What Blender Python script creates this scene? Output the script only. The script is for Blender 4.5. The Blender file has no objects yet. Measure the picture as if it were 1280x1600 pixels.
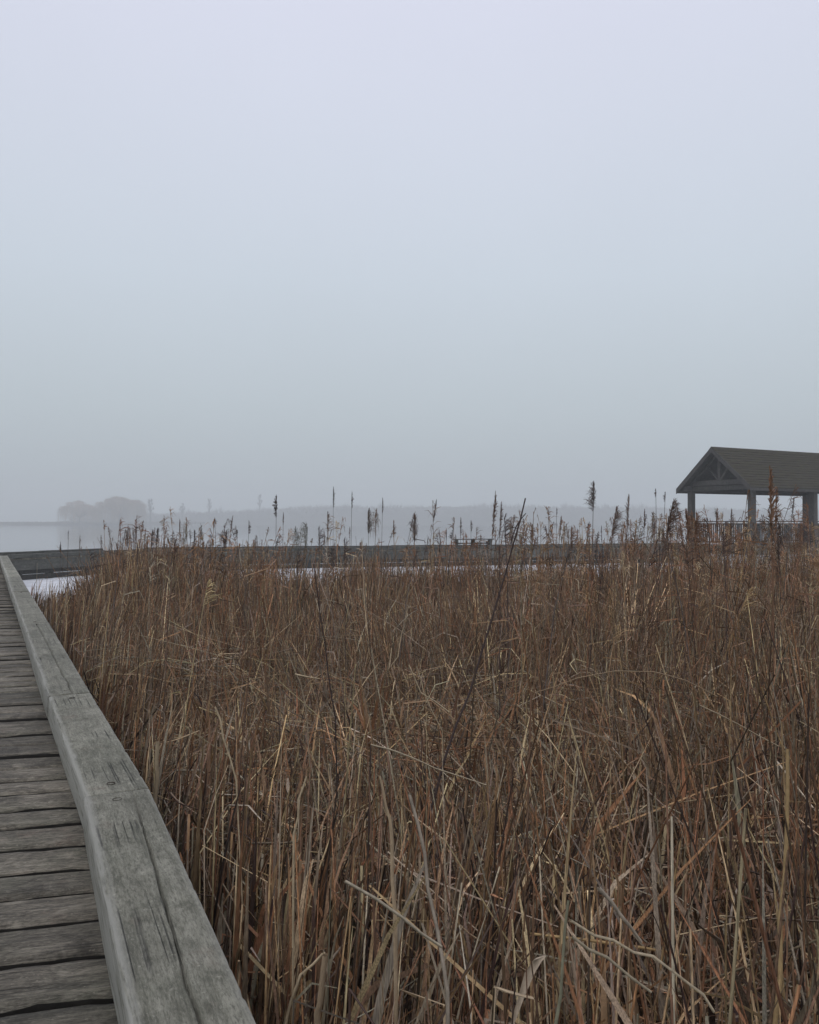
import bpy, math, random
import numpy as np
from mathutils import Vector, noise as mnoise

random.seed(7)
rng = np.random.default_rng(11)
scn = bpy.context.scene
col = scn.collection
R = math.radians

# ------------------------------------------------------------------ camera
EYE = 1.95                       # eye above the water; deck tops are at 0.75
F, HOR = 1300.0, 817.0           # focal length and horizon row of the 1280x1600 photograph
cam_d = bpy.data.cameras.new('camera')
cam = bpy.data.objects.new('camera', cam_d)
col.objects.link(cam)
cam_d.sensor_fit = 'VERTICAL'
cam_d.angle = 2 * math.atan(800 / F)
cam_d.clip_start, cam_d.clip_end = 0.05, 5000
cam.location = (0, 0, EYE)
cam.rotation_euler = (R(90) + math.atan((HOR - 800) / F), 0, 0)
scn.camera = cam

# ------------------------------------------------------------------ sky and sun (foggy overcast)
SUN_EL, SUN_AZ = 52, 205
w = bpy.data.worlds.new('World'); scn.world = w; w.use_nodes = True
nt = w.node_tree; nt.nodes.clear()
def wn(t, **k):
    n = nt.nodes.new(t)
    for a, b in k.items(): setattr(n, a, b)
    return n
out = wn('ShaderNodeOutputWorld'); bg = wn('ShaderNodeBackground')
sky = wn('ShaderNodeTexSky', sky_type='NISHITA', sun_disc=False)
sky.sun_elevation = R(SUN_EL); sky.sun_rotation = R(SUN_AZ)
sky.dust_density = 6; sky.air_density = 1.0
tc = wn('ShaderNodeTexCoord'); sep = wn('ShaderNodeSeparateXYZ')
nt.links.new(tc.outputs['Generated'], sep.inputs[0])
ramp = wn('ShaderNodeValToRGB')                    # overcast sky: brighter towards the zenith
cr = ramp.color_ramp
cr.elements[0].position = 0.0; cr.elements[0].color = (.445, .505, .535, 1)
cr.elements[1].position = 1.0; cr.elements[1].color = (1.0, .99, 1.14, 1)
e = cr.elements.new(.13); e.color = (.555, .630, .680, 1)
e = cr.elements.new(.28); e.color = (.650, .725, .815, 1)
e = cr.elements.new(.53); e.color = (.750, .780, .920, 1)
nt.links.new(sep.outputs['Z'], ramp.inputs[0])
hsv = wn('ShaderNodeHueSaturation'); hsv.inputs['Saturation'].default_value = .2; hsv.inputs['Value'].default_value = .08
nt.links.new(sky.outputs[0], hsv.inputs['Color'])
cn = wn('ShaderNodeTexNoise'); cn.inputs['Scale'].default_value = 1.6; cn.inputs['Detail'].default_value = 3
nt.links.new(tc.outputs['Generated'], cn.inputs['Vector'])
cm = wn('ShaderNodeMapRange'); cm.inputs['To Min'].default_value = .94; cm.inputs['To Max'].default_value = 1.06
nt.links.new(cn.outputs['Fac'], cm.inputs['Value'])
mul = wn('ShaderNodeVectorMath', operation='SCALE')
nt.links.new(ramp.outputs[0], mul.inputs[0]); nt.links.new(cm.outputs[0], mul.inputs['Scale'])
mix = wn('ShaderNodeMix', data_type='RGBA'); mix.inputs[0].default_value = .93
nt.links.new(hsv.outputs[0], mix.inputs[6]); nt.links.new(mul.outputs[0], mix.inputs[7])
nt.links.new(mix.outputs[2], bg.inputs[0]); bg.inputs[1].default_value = 1.0
nt.links.new(bg.outputs[0], out.inputs[0])
sun_d = bpy.data.lights.new('sun', 'SUN'); sun = bpy.data.objects.new('sun', sun_d); col.objects.link(sun)
sun_d.energy = .5; sun_d.angle = R(50); sun_d.color = (1, .97, .94)
sun.rotation_euler = (R(90 - SUN_EL), 0, R(180 - SUN_AZ))

scn.view_settings.view_transform = 'Standard'; scn.view_settings.look = 'None'
scn.view_settings.exposure = 0; scn.view_settings.gamma = 1
scn.render.engine = 'CYCLES'
scn.cycles.use_denoising = True
scn.cycles.max_bounces = 5; scn.cycles.diffuse_bounces = 3; scn.cycles.glossy_bounces = 2
scn.cycles.volume_bounces = 2; scn.cycles.transparent_max_bounces = 6

# ------------------------------------------------------------------ helpers
def px(x, y, d):
    """point at distance d in front of the camera seen at photo pixel (x, y)"""
    return Vector(((x - 640) / F * d, d, EYE + (HOR - y) / F * d))

def tag(o, label=None, cat=None, group=None, kind=None):
    if label: o['label'] = label
    if cat: o['category'] = cat
    if group: o['group'] = group
    if kind: o['kind'] = kind
    return o

def empty(name, loc=(0, 0, 0), rz=0):
    o = bpy.data.objects.new(name, None); col.objects.link(o)
    o.location = loc; o.rotation_euler = (0, 0, rz); o.empty_display_size = .2
    return o

def link(name, me, parent=None, loc=(0, 0, 0), rot=(0, 0, 0)):
    o = bpy.data.objects.new(name, me); col.objects.link(o)
    o.parent = parent; o.location = loc; o.rotation_euler = rot
    return o

class MB:
    def __init__(s): s.v = []; s.f = []
    def add(s, vs, fs):
        n = len(s.v); s.v += [tuple(v) for v in vs]; s.f += [tuple(n + i for i in f) for f in fs]
    def box(s, a, b, ch=0.0, jit=0.0):
        """box from corner a to corner b with small chamfered long edges"""
        x0, y0, z0 = a; x1, y1, z1 = b
        j = lambda: random.uniform(-jit, jit)
        if ch <= 0:
            vs = [(x0+j(), y0+j(), z0+j()), (x1+j(), y0+j(), z0+j()), (x1+j(), y1+j(), z0+j()), (x0+j(), y1+j(), z0+j()),
                  (x0+j(), y0+j(), z1+j()), (x1+j(), y0+j(), z1+j()), (x1+j(), y1+j(), z1+j()), (x0+j(), y1+j(), z1+j())]
            s.add(vs, [(0,3,2,1),(4,5,6,7),(0,1,5,4),(1,2,6,5),(2,3,7,6),(3,0,4,7)]); return
        dims = (x1-x0, y1-y0, z1-z0); ax = dims.index(max(dims))
        o = [i for i in range(3) if i != ax]
        lo, hi = a, b
        p, q = o
        prof = [(lo[p]+ch, lo[q]), (hi[p]-ch, lo[q]), (hi[p], lo[q]+ch), (hi[p], hi[q]-ch),
                (hi[p]-ch, hi[q]), (lo[p]+ch, hi[q]), (lo[p], hi[q]-ch), (lo[p], lo[q]+ch)]
        vs = []
        for e_ in (lo[ax], hi[ax]):
            for c in prof:
                v = [0, 0, 0]; v[ax] = e_; v[p] = c[0] + j(); v[q] = c[1] + j(); vs.append(v)
        fs = [tuple(range(7, -1, -1)), tuple(range(8, 16))] + [(i, (i+1) % 8, 8+(i+1) % 8, 8+i) for i in range(8)]
        s.add(vs, fs)
    def bar(s, a, b, wd, ht, up=(0, 0, 1)):
        """rectangular bar from a to b"""
        a, b = Vector(a), Vector(b); t = (b-a).normalized()
        r = t.cross(Vector(up)).normalized(); u = r.cross(t)
        vs = []
        for p in (a, b):
            for i, k in ((-1,-1),(1,-1),(1,1),(-1,1)): vs.append(p + r*(i*wd/2) + u*(k*ht/2))
        s.add(vs, [(0,3,2,1),(4,5,6,7),(0,1,5,4),(1,2,6,5),(2,3,7,6),(3,0,4,7)])
    def tube(s, pts, rads, n=6):
        pts = [Vector(p) for p in pts]; vs = []
        for i, p in enumerate(pts):
            t = (pts[min(i+1, len(pts)-1)] - pts[max(i-1, 0)]).normalized()
            ref = Vector((0, 1, 0)) if abs(t.y) < .8 else Vector((1, 0, 0))
            a = t.cross(ref).normalized(); b = t.cross(a)
            for k in range(n):
                th = 2*math.pi*k/n; vs.append(p + (a*math.cos(th) + b*math.sin(th)) * rads[i])
        fs = [tuple(range(n))] + [tuple(range(len(vs)-n, len(vs)))]
        for i in range(len(pts)-1):
            for k in range(n):
                fs.append((i*n+k, i*n+(k+1) % n, (i+1)*n+(k+1) % n, (i+1)*n+k))
        s.add(vs, fs)
    def mesh(s, name, mat, smooth=False):
        me = bpy.data.meshes.new(name); me.from_pydata(s.v, [], s.f)
        import bmesh
        b = bmesh.new(); b.from_mesh(me); bmesh.ops.recalc_face_normals(b, faces=b.faces); b.to_mesh(me); b.free()
        if mat: me.materials.append(mat)
        if smooth: me.polygons.foreach_set('use_smooth', [True]*len(me.polygons))
        return me
    def build(s, name, mat, parent=None, loc=(0,0,0), rot=(0,0,0), smooth=False):
        return link(name, s.mesh(name, mat, smooth), parent, loc, rot)

# ------------------------------------------------------------------ materials
class N:
    """small node-graph helper"""
    def __init__(s, name):
        s.m = bpy.data.materials.new(name); s.m.use_nodes = True; s.t = s.m.node_tree
        s.b = s.t.nodes['Principled BSDF']; s.out = s.t.nodes['Material Output']
    def n(s, t, **k):
        x = s.t.nodes.new(t)
        for a, b in k.items(): setattr(x, a, b)
        return x
    def l(s, a, b): s.t.links.new(a, b)
    def ramp(s, fac, stops, interp='LINEAR'):
        r = s.n('ShaderNodeValToRGB'); c = r.color_ramp; c.interpolation = interp
        while len(c.elements) < len(stops): c.elements.new(.5)
        for el, (p, cc) in zip(c.elements, stops):
            el.position = p; el.color = (*cc, 1) if not isinstance(cc, (int, float)) else (cc, cc, cc, 1)
        s.l(fac, r.inputs[0]); return r.outputs[0]
    def noise(s, vec, scale, detail=4, rough=.6, dist=0):
        x = s.n('ShaderNodeTexNoise'); x.inputs['Scale'].default_value = scale; x.inputs['Detail'].default_value = detail
        x.inputs['Roughness'].default_value = rough; x.inputs['Distortion'].default_value = dist
        s.l(vec, x.inputs['Vector']); return x.outputs['Fac']
    def mix(s, fac, a, b, mode='MIX'):
        x = s.n('ShaderNodeMix', data_type='RGBA', blend_type=mode)
        for sock, v in ((x.inputs[0], fac), (x.inputs[6], a), (x.inputs[7], b)):
            if isinstance(v, (int, float)): sock.default_value = v
            elif isinstance(v, tuple): sock.default_value = (*v, 1)
            else: s.l(v, sock)
        return x.outputs[2]
    def math(s, op, a, b=0.0):
        x = s.n('ShaderNodeMath', operation=op)
        for sock, v in ((x.inputs[0], a), (x.inputs[1], b)):
            if isinstance(v, (int, float)): sock.default_value = v
            else: s.l(v, sock)
        return x.outputs[0]
    def bump(s, h, strength, dist):
        x = s.n('ShaderNodeBump'); x.inputs['Strength'].default_value = strength; x.inputs['Distance'].default_value = dist
        s.l(h, x.inputs['Height']); s.l(x.outputs[0], s.b.inputs['Normal'])

def wood(name, dark, mid, pale, grain=(1.2, 22, 22), moss=.35, rust=.2, bump=.6, tone=.45, edge=None):
    g = N(name); t = g.n('ShaderNodeTexCoord'); oi = g.n('ShaderNodeObjectInfo')
    off = g.n('ShaderNodeVectorMath', operation='SCALE'); off.inputs['Scale'].default_value = 37.0
    cx = g.n('ShaderNodeCombineXYZ')
    for i in range(3): g.l(oi.outputs['Random'], cx.inputs[i])
    g.l(cx.outputs[0], off.inputs[0])
    ad = g.n('ShaderNodeVectorMath', operation='ADD'); g.l(t.outputs['Object'], ad.inputs[0]); g.l(off.outputs[0], ad.inputs[1])
    mp = g.n('ShaderNodeMapping'); mp.inputs['Scale'].default_value = grain; g.l(ad.outputs[0], mp.inputs['Vector'])
    v = ad.outputs[0]
    streak = g.noise(mp.outputs[0], 1.6, 6, .68, .4)
    fine = g.noise(mp.outputs[0], 7, 3, .6, .2)
    mp2 = g.n('ShaderNodeMapping'); mp2.inputs['Scale'].default_value = (grain[0]*.05, grain[1]*.5, grain[2]*.5); g.l(v, mp2.inputs['Vector'])
    crackn = g.noise(mp2.outputs[0], 2.2, 1.5, .45, 0)
    blot = g.noise(v, 3.2, 4, .6)
    blot2 = g.noise(v, 1.3, 3, .6)
    c = g.ramp(streak, [(.28, dark), (.48, mid), (.72, pale)])
    c = g.mix(g.ramp(fine, [(.3, .42), (.62, 0.0)]), c, dark)
    c = g.mix(g.ramp(blot, [(.42, 0.0), (.68, tone)]), c, tuple(x*.55 for x in dark))
    c = g.mix(g.math('MULTIPLY', g.ramp(blot2, [(.5, 0.0), (.72, 1.0)]), moss), c, (.075, .085, .052))
    c = g.mix(g.math('MULTIPLY', g.ramp(g.noise(v, 7.5, 3, .6), [(.6, 0.0), (.76, 1.0)]), rust), c, (.15, .088, .062))
    big = g.noise(v, 5.5, 5, .7, .8)
    c = g.mix(g.ramp(big, [(.36, .75), (.47, 0.0)]), c, tuple(x*.8 for x in dark))
    c = g.mix(g.ramp(big, [(.54, 0.0), (.66, .5)]), c, pale)
    # lichen flecks
    c = g.mix(g.ramp(g.noise(v, 55, 2, .5), [(.66, 0.0), (.74, .35)]), c, tuple(min(1, x*1.45) for x in pale))
    mp4 = g.n('ShaderNodeMapping'); mp4.inputs['Scale'].default_value = tuple(.22 if q < 3 and max(grain) > 3 else 1 for q in grain); g.l(v, mp4.inputs['Vector'])
    sp0 = g.noise(mp4.outputs[0], 42, 5, .75, .6)
    c = g.mix(g.ramp(sp0, [(.34, .6), (.48, 0.0)]), c, tuple(x*.6 for x in dark))
    c = g.mix(g.ramp(sp0, [(.55, 0.0), (.72, .55)]), c, tuple(x*1.15 for x in pale))
    sp = g.noise(mp4.outputs[0], 170, 3, .8, .3)
    c = g.mix(g.ramp(sp, [(.36, .6), (.5, 0.0)]), c, tuple(x*.45 for x in dark))
    c = g.mix(g.ramp(sp, [(.54, 0.0), (.7, .45)]), c, pale)
    crack = g.ramp(crackn, [(.484, 0.0), (.498, 1.0), (.502, 1.0), (.516, 0.0)])
    brk = g.ramp(g.noise(v, 2.1, 2), [(.5, 0.0), (.62, 1.0)])
    cf = g.math('MULTIPLY', crack, brk)
    c = g.mix(g.math('MULTIPLY', cf, .6), c, (.012, .011, .010))
    if edge:
        # bare wood worn pale where feet scuff the side of the timber
        att = g.n('ShaderNodeAttribute', attribute_name='wear')
        wf = g.math('MULTIPLY', att.outputs['Fac'], g.ramp(g.noise(mp.outputs[0], 2.5, 4, .65, .3), [(.36, .1), (.5, 1.0)]))
        c = g.mix(wf, c, edge)
    hsvn = g.n('ShaderNodeHueSaturation'); g.l(c, hsvn.inputs['Color'])
    mr = g.n('ShaderNodeMapRange'); mr.inputs['To Min'].default_value = .72; mr.inputs['To Max'].default_value = 1.28
    g.l(oi.outputs['Random'], mr.inputs['Value']); g.l(mr.outputs[0], hsvn.inputs['Value'])
    g.l(hsvn.outputs[0], g.b.inputs['Base Color'])
    g.l(g.ramp(streak, [(.2, .62), (.8, .9)]), g.b.inputs['Roughness'])
    g.b.inputs['Specular IOR Level'].default_value = .3
    h = g.math('ADD', g.math('MULTIPLY', streak, .7), g.math('MULTIPLY', fine, .3))
    h = g.math('SUBTRACT', h, g.math('MULTIPLY', cf, .9))
    g.bump(h, bump, .012)
    return g.m

M = {}
M['plank'] = wood('weathered_plank', (.050, .043, .031), (.138, .122, .092), (.30, .27, .21), (1.3, 26, 26), .45, .35, .8)
M['kerb'] = wood('weathered_kerb', (.140, .138, .100), (.235, .228, .176), (.37, .36, .29), (1.0, 20, 20), .6, .35, .9, .5, edge=(.35, .345, .30))
M['far_wood'] = wood('weathered_timber', (.045, .046, .040), (.088, .088, .076), (.155, .152, .134), (.8, 12, 12), .3, .1, .4, .3)
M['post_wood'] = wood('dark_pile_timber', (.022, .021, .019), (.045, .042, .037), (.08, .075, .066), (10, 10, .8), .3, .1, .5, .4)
M['gazebo_wood'] = wood('gazebo_timber', (.042, .038, .034), (.068, .063, .057), (.105, .098, .088), (4, 4, 4), .1, .05, .3, .3)

def plain(name, stops, scale, rough=.8, bump=.3, bd=.01, vec='Object', stretch=(1, 1, 1)):
    g = N(name); t = g.n('ShaderNodeTexCoord')
    mp = g.n('ShaderNodeMapping'); mp.inputs['Scale'].default_value = stretch; g.l(t.outputs[vec], mp.inputs['Vector'])
    f = g.noise(mp.outputs[0], scale, 6, .65, .2)
    g.l(g.ramp(f, stops), g.b.inputs['Base Color']); g.b.inputs['Roughness'].default_value = rough
    g.b.inputs['Specular IOR Level'].default_value = .25
    if bump: g.bump(f, bump, bd)
    return g.m
M['roof'] = plain('mossy_shingles', [(.25, (.018, .015, .012)), (.42, (.040, .033, .025)), (.58, (.046, .042, .022)), (.8, (.080, .066, .050))], 3.0, .95, .4, .02, stretch=(1, 4, 4))
M['gap_shade'] = plain('gap_shade_edge', [(.3, (.012, .011, .009)), (.7, (.032, .028, .023))], 12, .7, .4)  # near-black colour for board sides paints in the shade of the gaps
M['rust'] = plain('rusty_bolt', [(.3, (.012, .010, .010)), (.7, (.05, .032, .024))], 60, .7)
M['mud'] = plain('marsh_mud', [(.25, (.018, .013, .010)), (.5, (.045, .032, .023)), (.7, (.10, .075, .052))], 6, .8, .8, .05)
M['bed'] = plain('lake_bed', [(.3, (.03, .027, .022)), (.7, (.06, .05, .04))], .3, .9)
M['hill'] = plain('dull_hillside', [(.3, (.05, .046, .038)), (.7, (.095, .085, .066))], .03, .95, 0)
M['bark'] = plain('grey_bark', [(.3, (.05, .042, .036)), (.7, (.11, .095, .08))], 2, .9, .3)

# still open water
g = N('pond_water'); t = g.n('ShaderNodeTexCoord')
mpw = g.n('ShaderNodeMapping'); mpw.inputs['Scale'].default_value = (.5, 1.4, 1); g.l(t.outputs['Object'], mpw.inputs['Vector'])
rip = g.noise(mpw.outputs[0], 3, 3, .55)
g.b.inputs['Base Color'].default_value = (.10, .105, .10, 1); g.b.inputs['Roughness'].default_value = .06; g.b.inputs['IOR'].default_value = 1.33
g.bump(rip, .05, .02); M['water'] = g.m
M['ice'] = plain('frosted_ice', [(.3, (.52, .54, .56)), (.5, (.68, .70, .72)), (.7, (.82, .83, .84))], 1.2, .45, .2, .02)

def attr_mat(name, rough=.75, scale=9, amp=(.72, 1.25), spec=.2, streak=(.6, 1.35)):
    g = N(name); a = g.n('ShaderNodeAttribute', attribute_name='Col'); t = g.n('ShaderNodeTexCoord')
    mp = g.n('ShaderNodeMapping'); mp.inputs['Scale'].default_value = (3, 3, 1); g.l(t.outputs['Object'], mp.inputs['Vector'])
    f = g.noise(mp.outputs[0], scale, 4, .7)
    r = g.n('ShaderNodeMapRange'); r.inputs['From Min'].default_value = .3; r.inputs['From Max'].default_value = .7
    r.inputs['To Min'].default_value, r.inputs['To Max'].default_value = amp
    g.l(f, r.inputs['Value'])
    mp3 = g.n('ShaderNodeMapping'); mp3.inputs['Scale'].default_value = (1, 1, .06); g.l(t.outputs['Object'], mp3.inputs['Vector'])
    st = g.n('ShaderNodeMapRange'); st.inputs['From Min'].default_value = .35; st.inputs['From Max'].default_value = .65
    st.inputs['To Min'].default_value, st.inputs['To Max'].default_value = streak
    g.l(g.noise(mp3.outputs[0], 330, 2, .6), st.inputs['Value'])
    h = g.n('ShaderNodeHueSaturation'); g.l(a.outputs['Color'], h.inputs['Color']); g.l(g.math('MULTIPLY', r.outputs[0], st.outputs[0]), h.inputs['Value'])
    g.l(h.outputs[0], g.b.inputs['Base Color']); g.b.inputs['Roughness'].default_value = rough
    g.b.inputs['Specular IOR Level'].default_value = spec
    return g.m
M['reed'] = attr_mat('dry_reed')
M['straw'] = attr_mat('fallen_straw', .75, 30, (.7, 1.25), .2, (.94, 1.06))
M['twig'] = attr_mat('bare_twigs', .9, .3, (.85, 1.15), .1)

# ------------------------------------------------------------------ ribbons and stalks in bulk
def blades_mesh(name, groups, mat):
    """groups: (P (N,L,3), width (N,L), sides 2|3|4, colour (N,3)). One mesh of many blades."""
    V, Lp, Ls, Lt, C = [], [], [], [], []
    base = 0; lstart = 0
    for P, W, m, Cc in groups:
        n, L, _ = P.shape
        if n == 0: continue
        T = P[:, -1] - P[:, 0]; T /= np.linalg.norm(T, axis=1, keepdims=True) + 1e-9
        ref = np.where(np.abs(T[:, 2:3]) > .8, np.array([[1., 0, 0]]), np.array([[0, 0, 1.]]))
        A = np.cross(T, ref); A /= np.linalg.norm(A, axis=1, keepdims=True) + 1e-9
        B = np.cross(T, A)
        ph = rng.uniform(0, 2*np.pi, n)
        vs = np.empty((n, L, m, 3))
        for k in range(m):
            a = ph + 2*np.pi*k/m
            o = A*np.cos(a)[:, None] + B*np.sin(a)[:, None]
            vs[:, :, k] = P + o[:, None, :] * (W*.5)[:, :, None]
        V.append(vs.reshape(-1, 3)); C.append(np.repeat(Cc, L*m, axis=0))
        idx = (np.arange(n)*L*m)[:, None, None] + base
        seg = (np.arange(L-1)*m)[None, :, None]
        q = 1 if m == 2 else m
        kk = np.arange(q)[None, None, :]; k2 = (kk+1) % m
        f = np.stack([idx+seg+kk, idx+seg+k2, idx+seg+m+k2, idx+seg+m+kk], -1).reshape(-1, 4)
        Lp.append(f); base += n*L*m
    V = np.concatenate(V); C = np.concatenate(C); Fq = np.concatenate(Lp)
    me = bpy.data.meshes.new(name)
    me.vertices.add(len(V)); me.vertices.foreach_set('co', V.astype(np.float32).ravel())
    me.loops.add(Fq.size); me.loops.foreach_set('vertex_index', Fq.astype(np.int32).ravel())
    me.polygons.add(len(Fq)); me.polygons.foreach_set('loop_start', np.arange(0, Fq.size, 4, dtype=np.int32))
    me.update(calc_edges=True)
    at = me.color_attributes.new('Col', 'FLOAT_COLOR', 'POINT')
    at.data.foreach_set('color', np.concatenate([C, np.ones((len(C), 1))], 1).astype(np.float32).ravel())
    me.materials.append(mat); me.validate()
    return me

PAL = np.array([(.240, .122, .062), (.198, .120, .071), (.232, .180, .126), (.48, .365, .21), (.062, .039, .029), (.300, .196, .102), (.33, .28, .20)])
PAL_NAMES = 'russet brown grey straw dark tan ash'.split()
def colours(n, wts):
    wts = np.array(wts, float); wts /= wts.sum()
    c = PAL[rng.choice(len(PAL), n, p=wts)]
    return c * np.exp(rng.normal(0, .28, (n, 1))) * rng.uniform(.94, 1.06, (n, 3))

_perm = rng.uniform(0, 1, (256, 256))
def vnoise(x, y, s):
    x = np.asarray(x)*s + 100; y = np.asarray(y)*s + 100
    xi, yi = np.floor(x).astype(int), np.floor(y).astype(int); fx, fy = x-xi, y-yi
    fx, fy = fx*fx*(3-2*fx), fy*fy*(3-2*fy)
    g_ = lambda a, b: _perm[a % 256, b % 256]
    return (g_(xi, yi)*(1-fx)+g_(xi+1, yi)*fx)*(1-fy) + (g_(xi, yi+1)*(1-fx)+g_(xi+1, yi+1)*fx)*fy

# ------------------------------------------------------------------ ground and water
def sheet(name, x0, x1, y0, y1, z, mat, kind='structure'):
    m = MB(); m.add([(x0, y0, z), (x1, y0, z), (x1, y1, z), (x0, y1, z)], [(0, 1, 2, 3)])
    return tag(m.build(name, mat), kind=kind)
sheet('ground', -1280, 1280, -1280, 1280, -.7, M['bed'])
sheet('water', -1280, 1280, -1280, 1280, 0, M['water'])

# near boardwalk frame: right kerb edge passes KP along U; NR points right, out over the reeds
KP = Vector((-1.045, 3.35, 0)); U = Vector((-.507, 1, 0)).normalized(); NR = Vector((U.y, -U.x, 0))
UA = Vector((-.459, 1, 0)).normalized()
DECK, KH, KW = .75, .14, .245
def edge_side(x, y):
    """signed distance right of the near kerb's right edge"""
    a = (x-KP.x)*NR.x + (y-KP.y)*NR.y
    na = Vector((UA.y, -UA.x, 0))
    b = (x-KP.x)*na.x + (y-KP.y)*na.y
    return np.where(np.asarray(y) < KP.y, b, a)

# mud bank the reeds grow from
def bank_far(x):
    """far edge of the reed bed, as a distance, for a given x"""
    x = np.asarray(x, float)
    return 15.0 + 5.5*np.clip((x+8.2)/4, 0, 1) + 3*np.clip((x-3)/8, 0, 1) + 2.6*(vnoise(x, x*0+3, .35)-.5) + 1.2*(vnoise(x, x*0+9, 1.3)-.5)
m = MB(); xs = np.linspace(-11.5, 30, 70)
ys0 = [max(-3.0, float(KP.y + (x-KP.x)*(-1/.507)) if x < 2 else -3.0) for x in xs]
rows = 12; vs = []
for x, y0 in zip(xs, ys0):
    y1 = float(bank_far(x)) + .4
    y0 = min(y0 - .6, y1 - .1)
    for r in range(rows+1):
        y = y0 + (y1-y0)*r/rows
        z = .035 + .05*mnoise.noise(Vector((x*.8, y*.8, 0)))
        vs.append((x, y, -.08 if r in (0, rows) else max(z, .012)))
fs = [(i*(rows+1)+r, (i+1)*(rows+1)+r, (i+1)*(rows+1)+r+1, i*(rows+1)+r+1) for i in range(len(xs)-1) for r in range(rows)]
m.add(vs, fs); tag(m.build('marsh_mud', M['mud'], smooth=True), kind='structure')

A_, B_, C_ = Vector((-13.25, 27.7, 0)), Vector((-10.7, 33.7, 0)), Vector((15.0, 41.55, 0))
m = MB(); vs = []; xs = np.linspace(-14.2, 30, 60)
for x in xs:
    yb = 27.9 if x < -13.2 else (float(np.interp(x, [-13.25, -10.7, 15.0, 30], [27.7, 33.7, 41.55, 45.5])))
    if x > 13.5: yb -= 2.2*min(1, (x-13.5)/1.5)
    for y in (min(11.0, yb-1), yb+.05): vs.append((x, y, .006))
m.add(vs, [(i*2, i*2+2, i*2+3, i*2+1) for i in range(len(xs)-1)])
tag(m.build('ice', M['ice']), kind='structure')

# ------------------------------------------------------------------ timbers
def kerb_mesh(L, W, H, nl=40, crack=None, seed=0, fine=True):
    """weathered kerb timber: x along its length, y from right edge (0) to left edge (W)"""
    rnd = random.Random(seed); vs = []; wear = []
    nt_ = 14 if fine else 4
    for i in range(nl+1):
        x = L*i/nl
        q = lambda s, k: mnoise.noise(Vector((x*s + seed*13.1, k*7.3, seed)))
        chl = .009 + .004*max(0, q(3.5, 1)) + .020*max(0, q(17, 2)-.2)
        chr_ = .005 + .003*max(0, q(4, 3)) + .016*max(0, q(19, 5)-.2)
        prof = [(W + .003*q(2, 6), .0, .8), (W + .004*q(5, 7), H*.5, 1), (W + .004*q(5, 8), H-chl*1.3, 1), (W-chl*.5, H-chl*.35, 1), (W-chl*1.3, H-.001, .75)]
        gpos = None
        if crack:
            f = i/nl; gpos = W*(1 - (crack[0]+(crack[1]-crack[0])*f)) + .010*q(2.5, 9) + .004*q(9, 10)
            dep = .032*min(1, 8*min(f+.05, 1.03-f)) * (.55+.45*(q(3, 11)+.5))
            wdt = .0042 + .004*(q(4, 12)+.6)
        ta, tb = W-chl*1.3, chr_*1.3
        ytop = [ta + (tb-ta)*k/(nt_+1) for k in range(1, nt_+1)]
        if gpos:
            # five columns of the top carry the drying check
            half = nt_//2 - 2
            ytop = [ta + (gpos+.012-ta)*k/(half+1) for k in range(1, half+1)] + [gpos+.012, gpos+wdt, gpos, gpos-wdt, gpos-.012] + \
                   [gpos-.012 + (tb-gpos+.012)*k/(nt_-half-5+1) for k in range(1, nt_-half-5+1)]
        for k, y in enumerate(ytop):
            z = H + .0022*mnoise.noise(Vector((x*2, y*40, seed+3))) + .002*mnoise.noise(Vector((x*9, y*25, seed)))
            if gpos:
                if abs(y-gpos) < 1e-6: z = H - max(.004, dep)
                elif abs(abs(y-gpos)-wdt) < 1e-6: z -= .0006
            prof.append((y, z, .25*max(0, 1-(W-y)/.03)))
        prof += [(chr_*1.3, H-.001, .3), (chr_*.4, H-chr_*.4, .65), (.002*q(3, 15), H-chr_*1.3, .1), (.002*q(3, 16), H*.5, 0), (.002*q(2, 17), 0, 0)]
        for (y, z, wv) in prof: vs.append((x, y, z)); wear.append(wv)
    npf = len(vs)//(nl+1)
    fs = [(i*npf+k, (i+1)*npf+k, (i+1)*npf+k+1, i*npf+k+1) for i in range(nl) for k in range(npf-1)]
    fs += [tuple(range(npf)), tuple(range(len(vs)-npf, len(vs)))]
    mb = MB(); mb.add(vs, fs); me = mb.mesh('kerb_timber', M['kerb'], True)
    a = me.attributes.new('wear', 'FLOAT', 'POINT'); a.data.foreach_set('value', wear)
    return me

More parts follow.
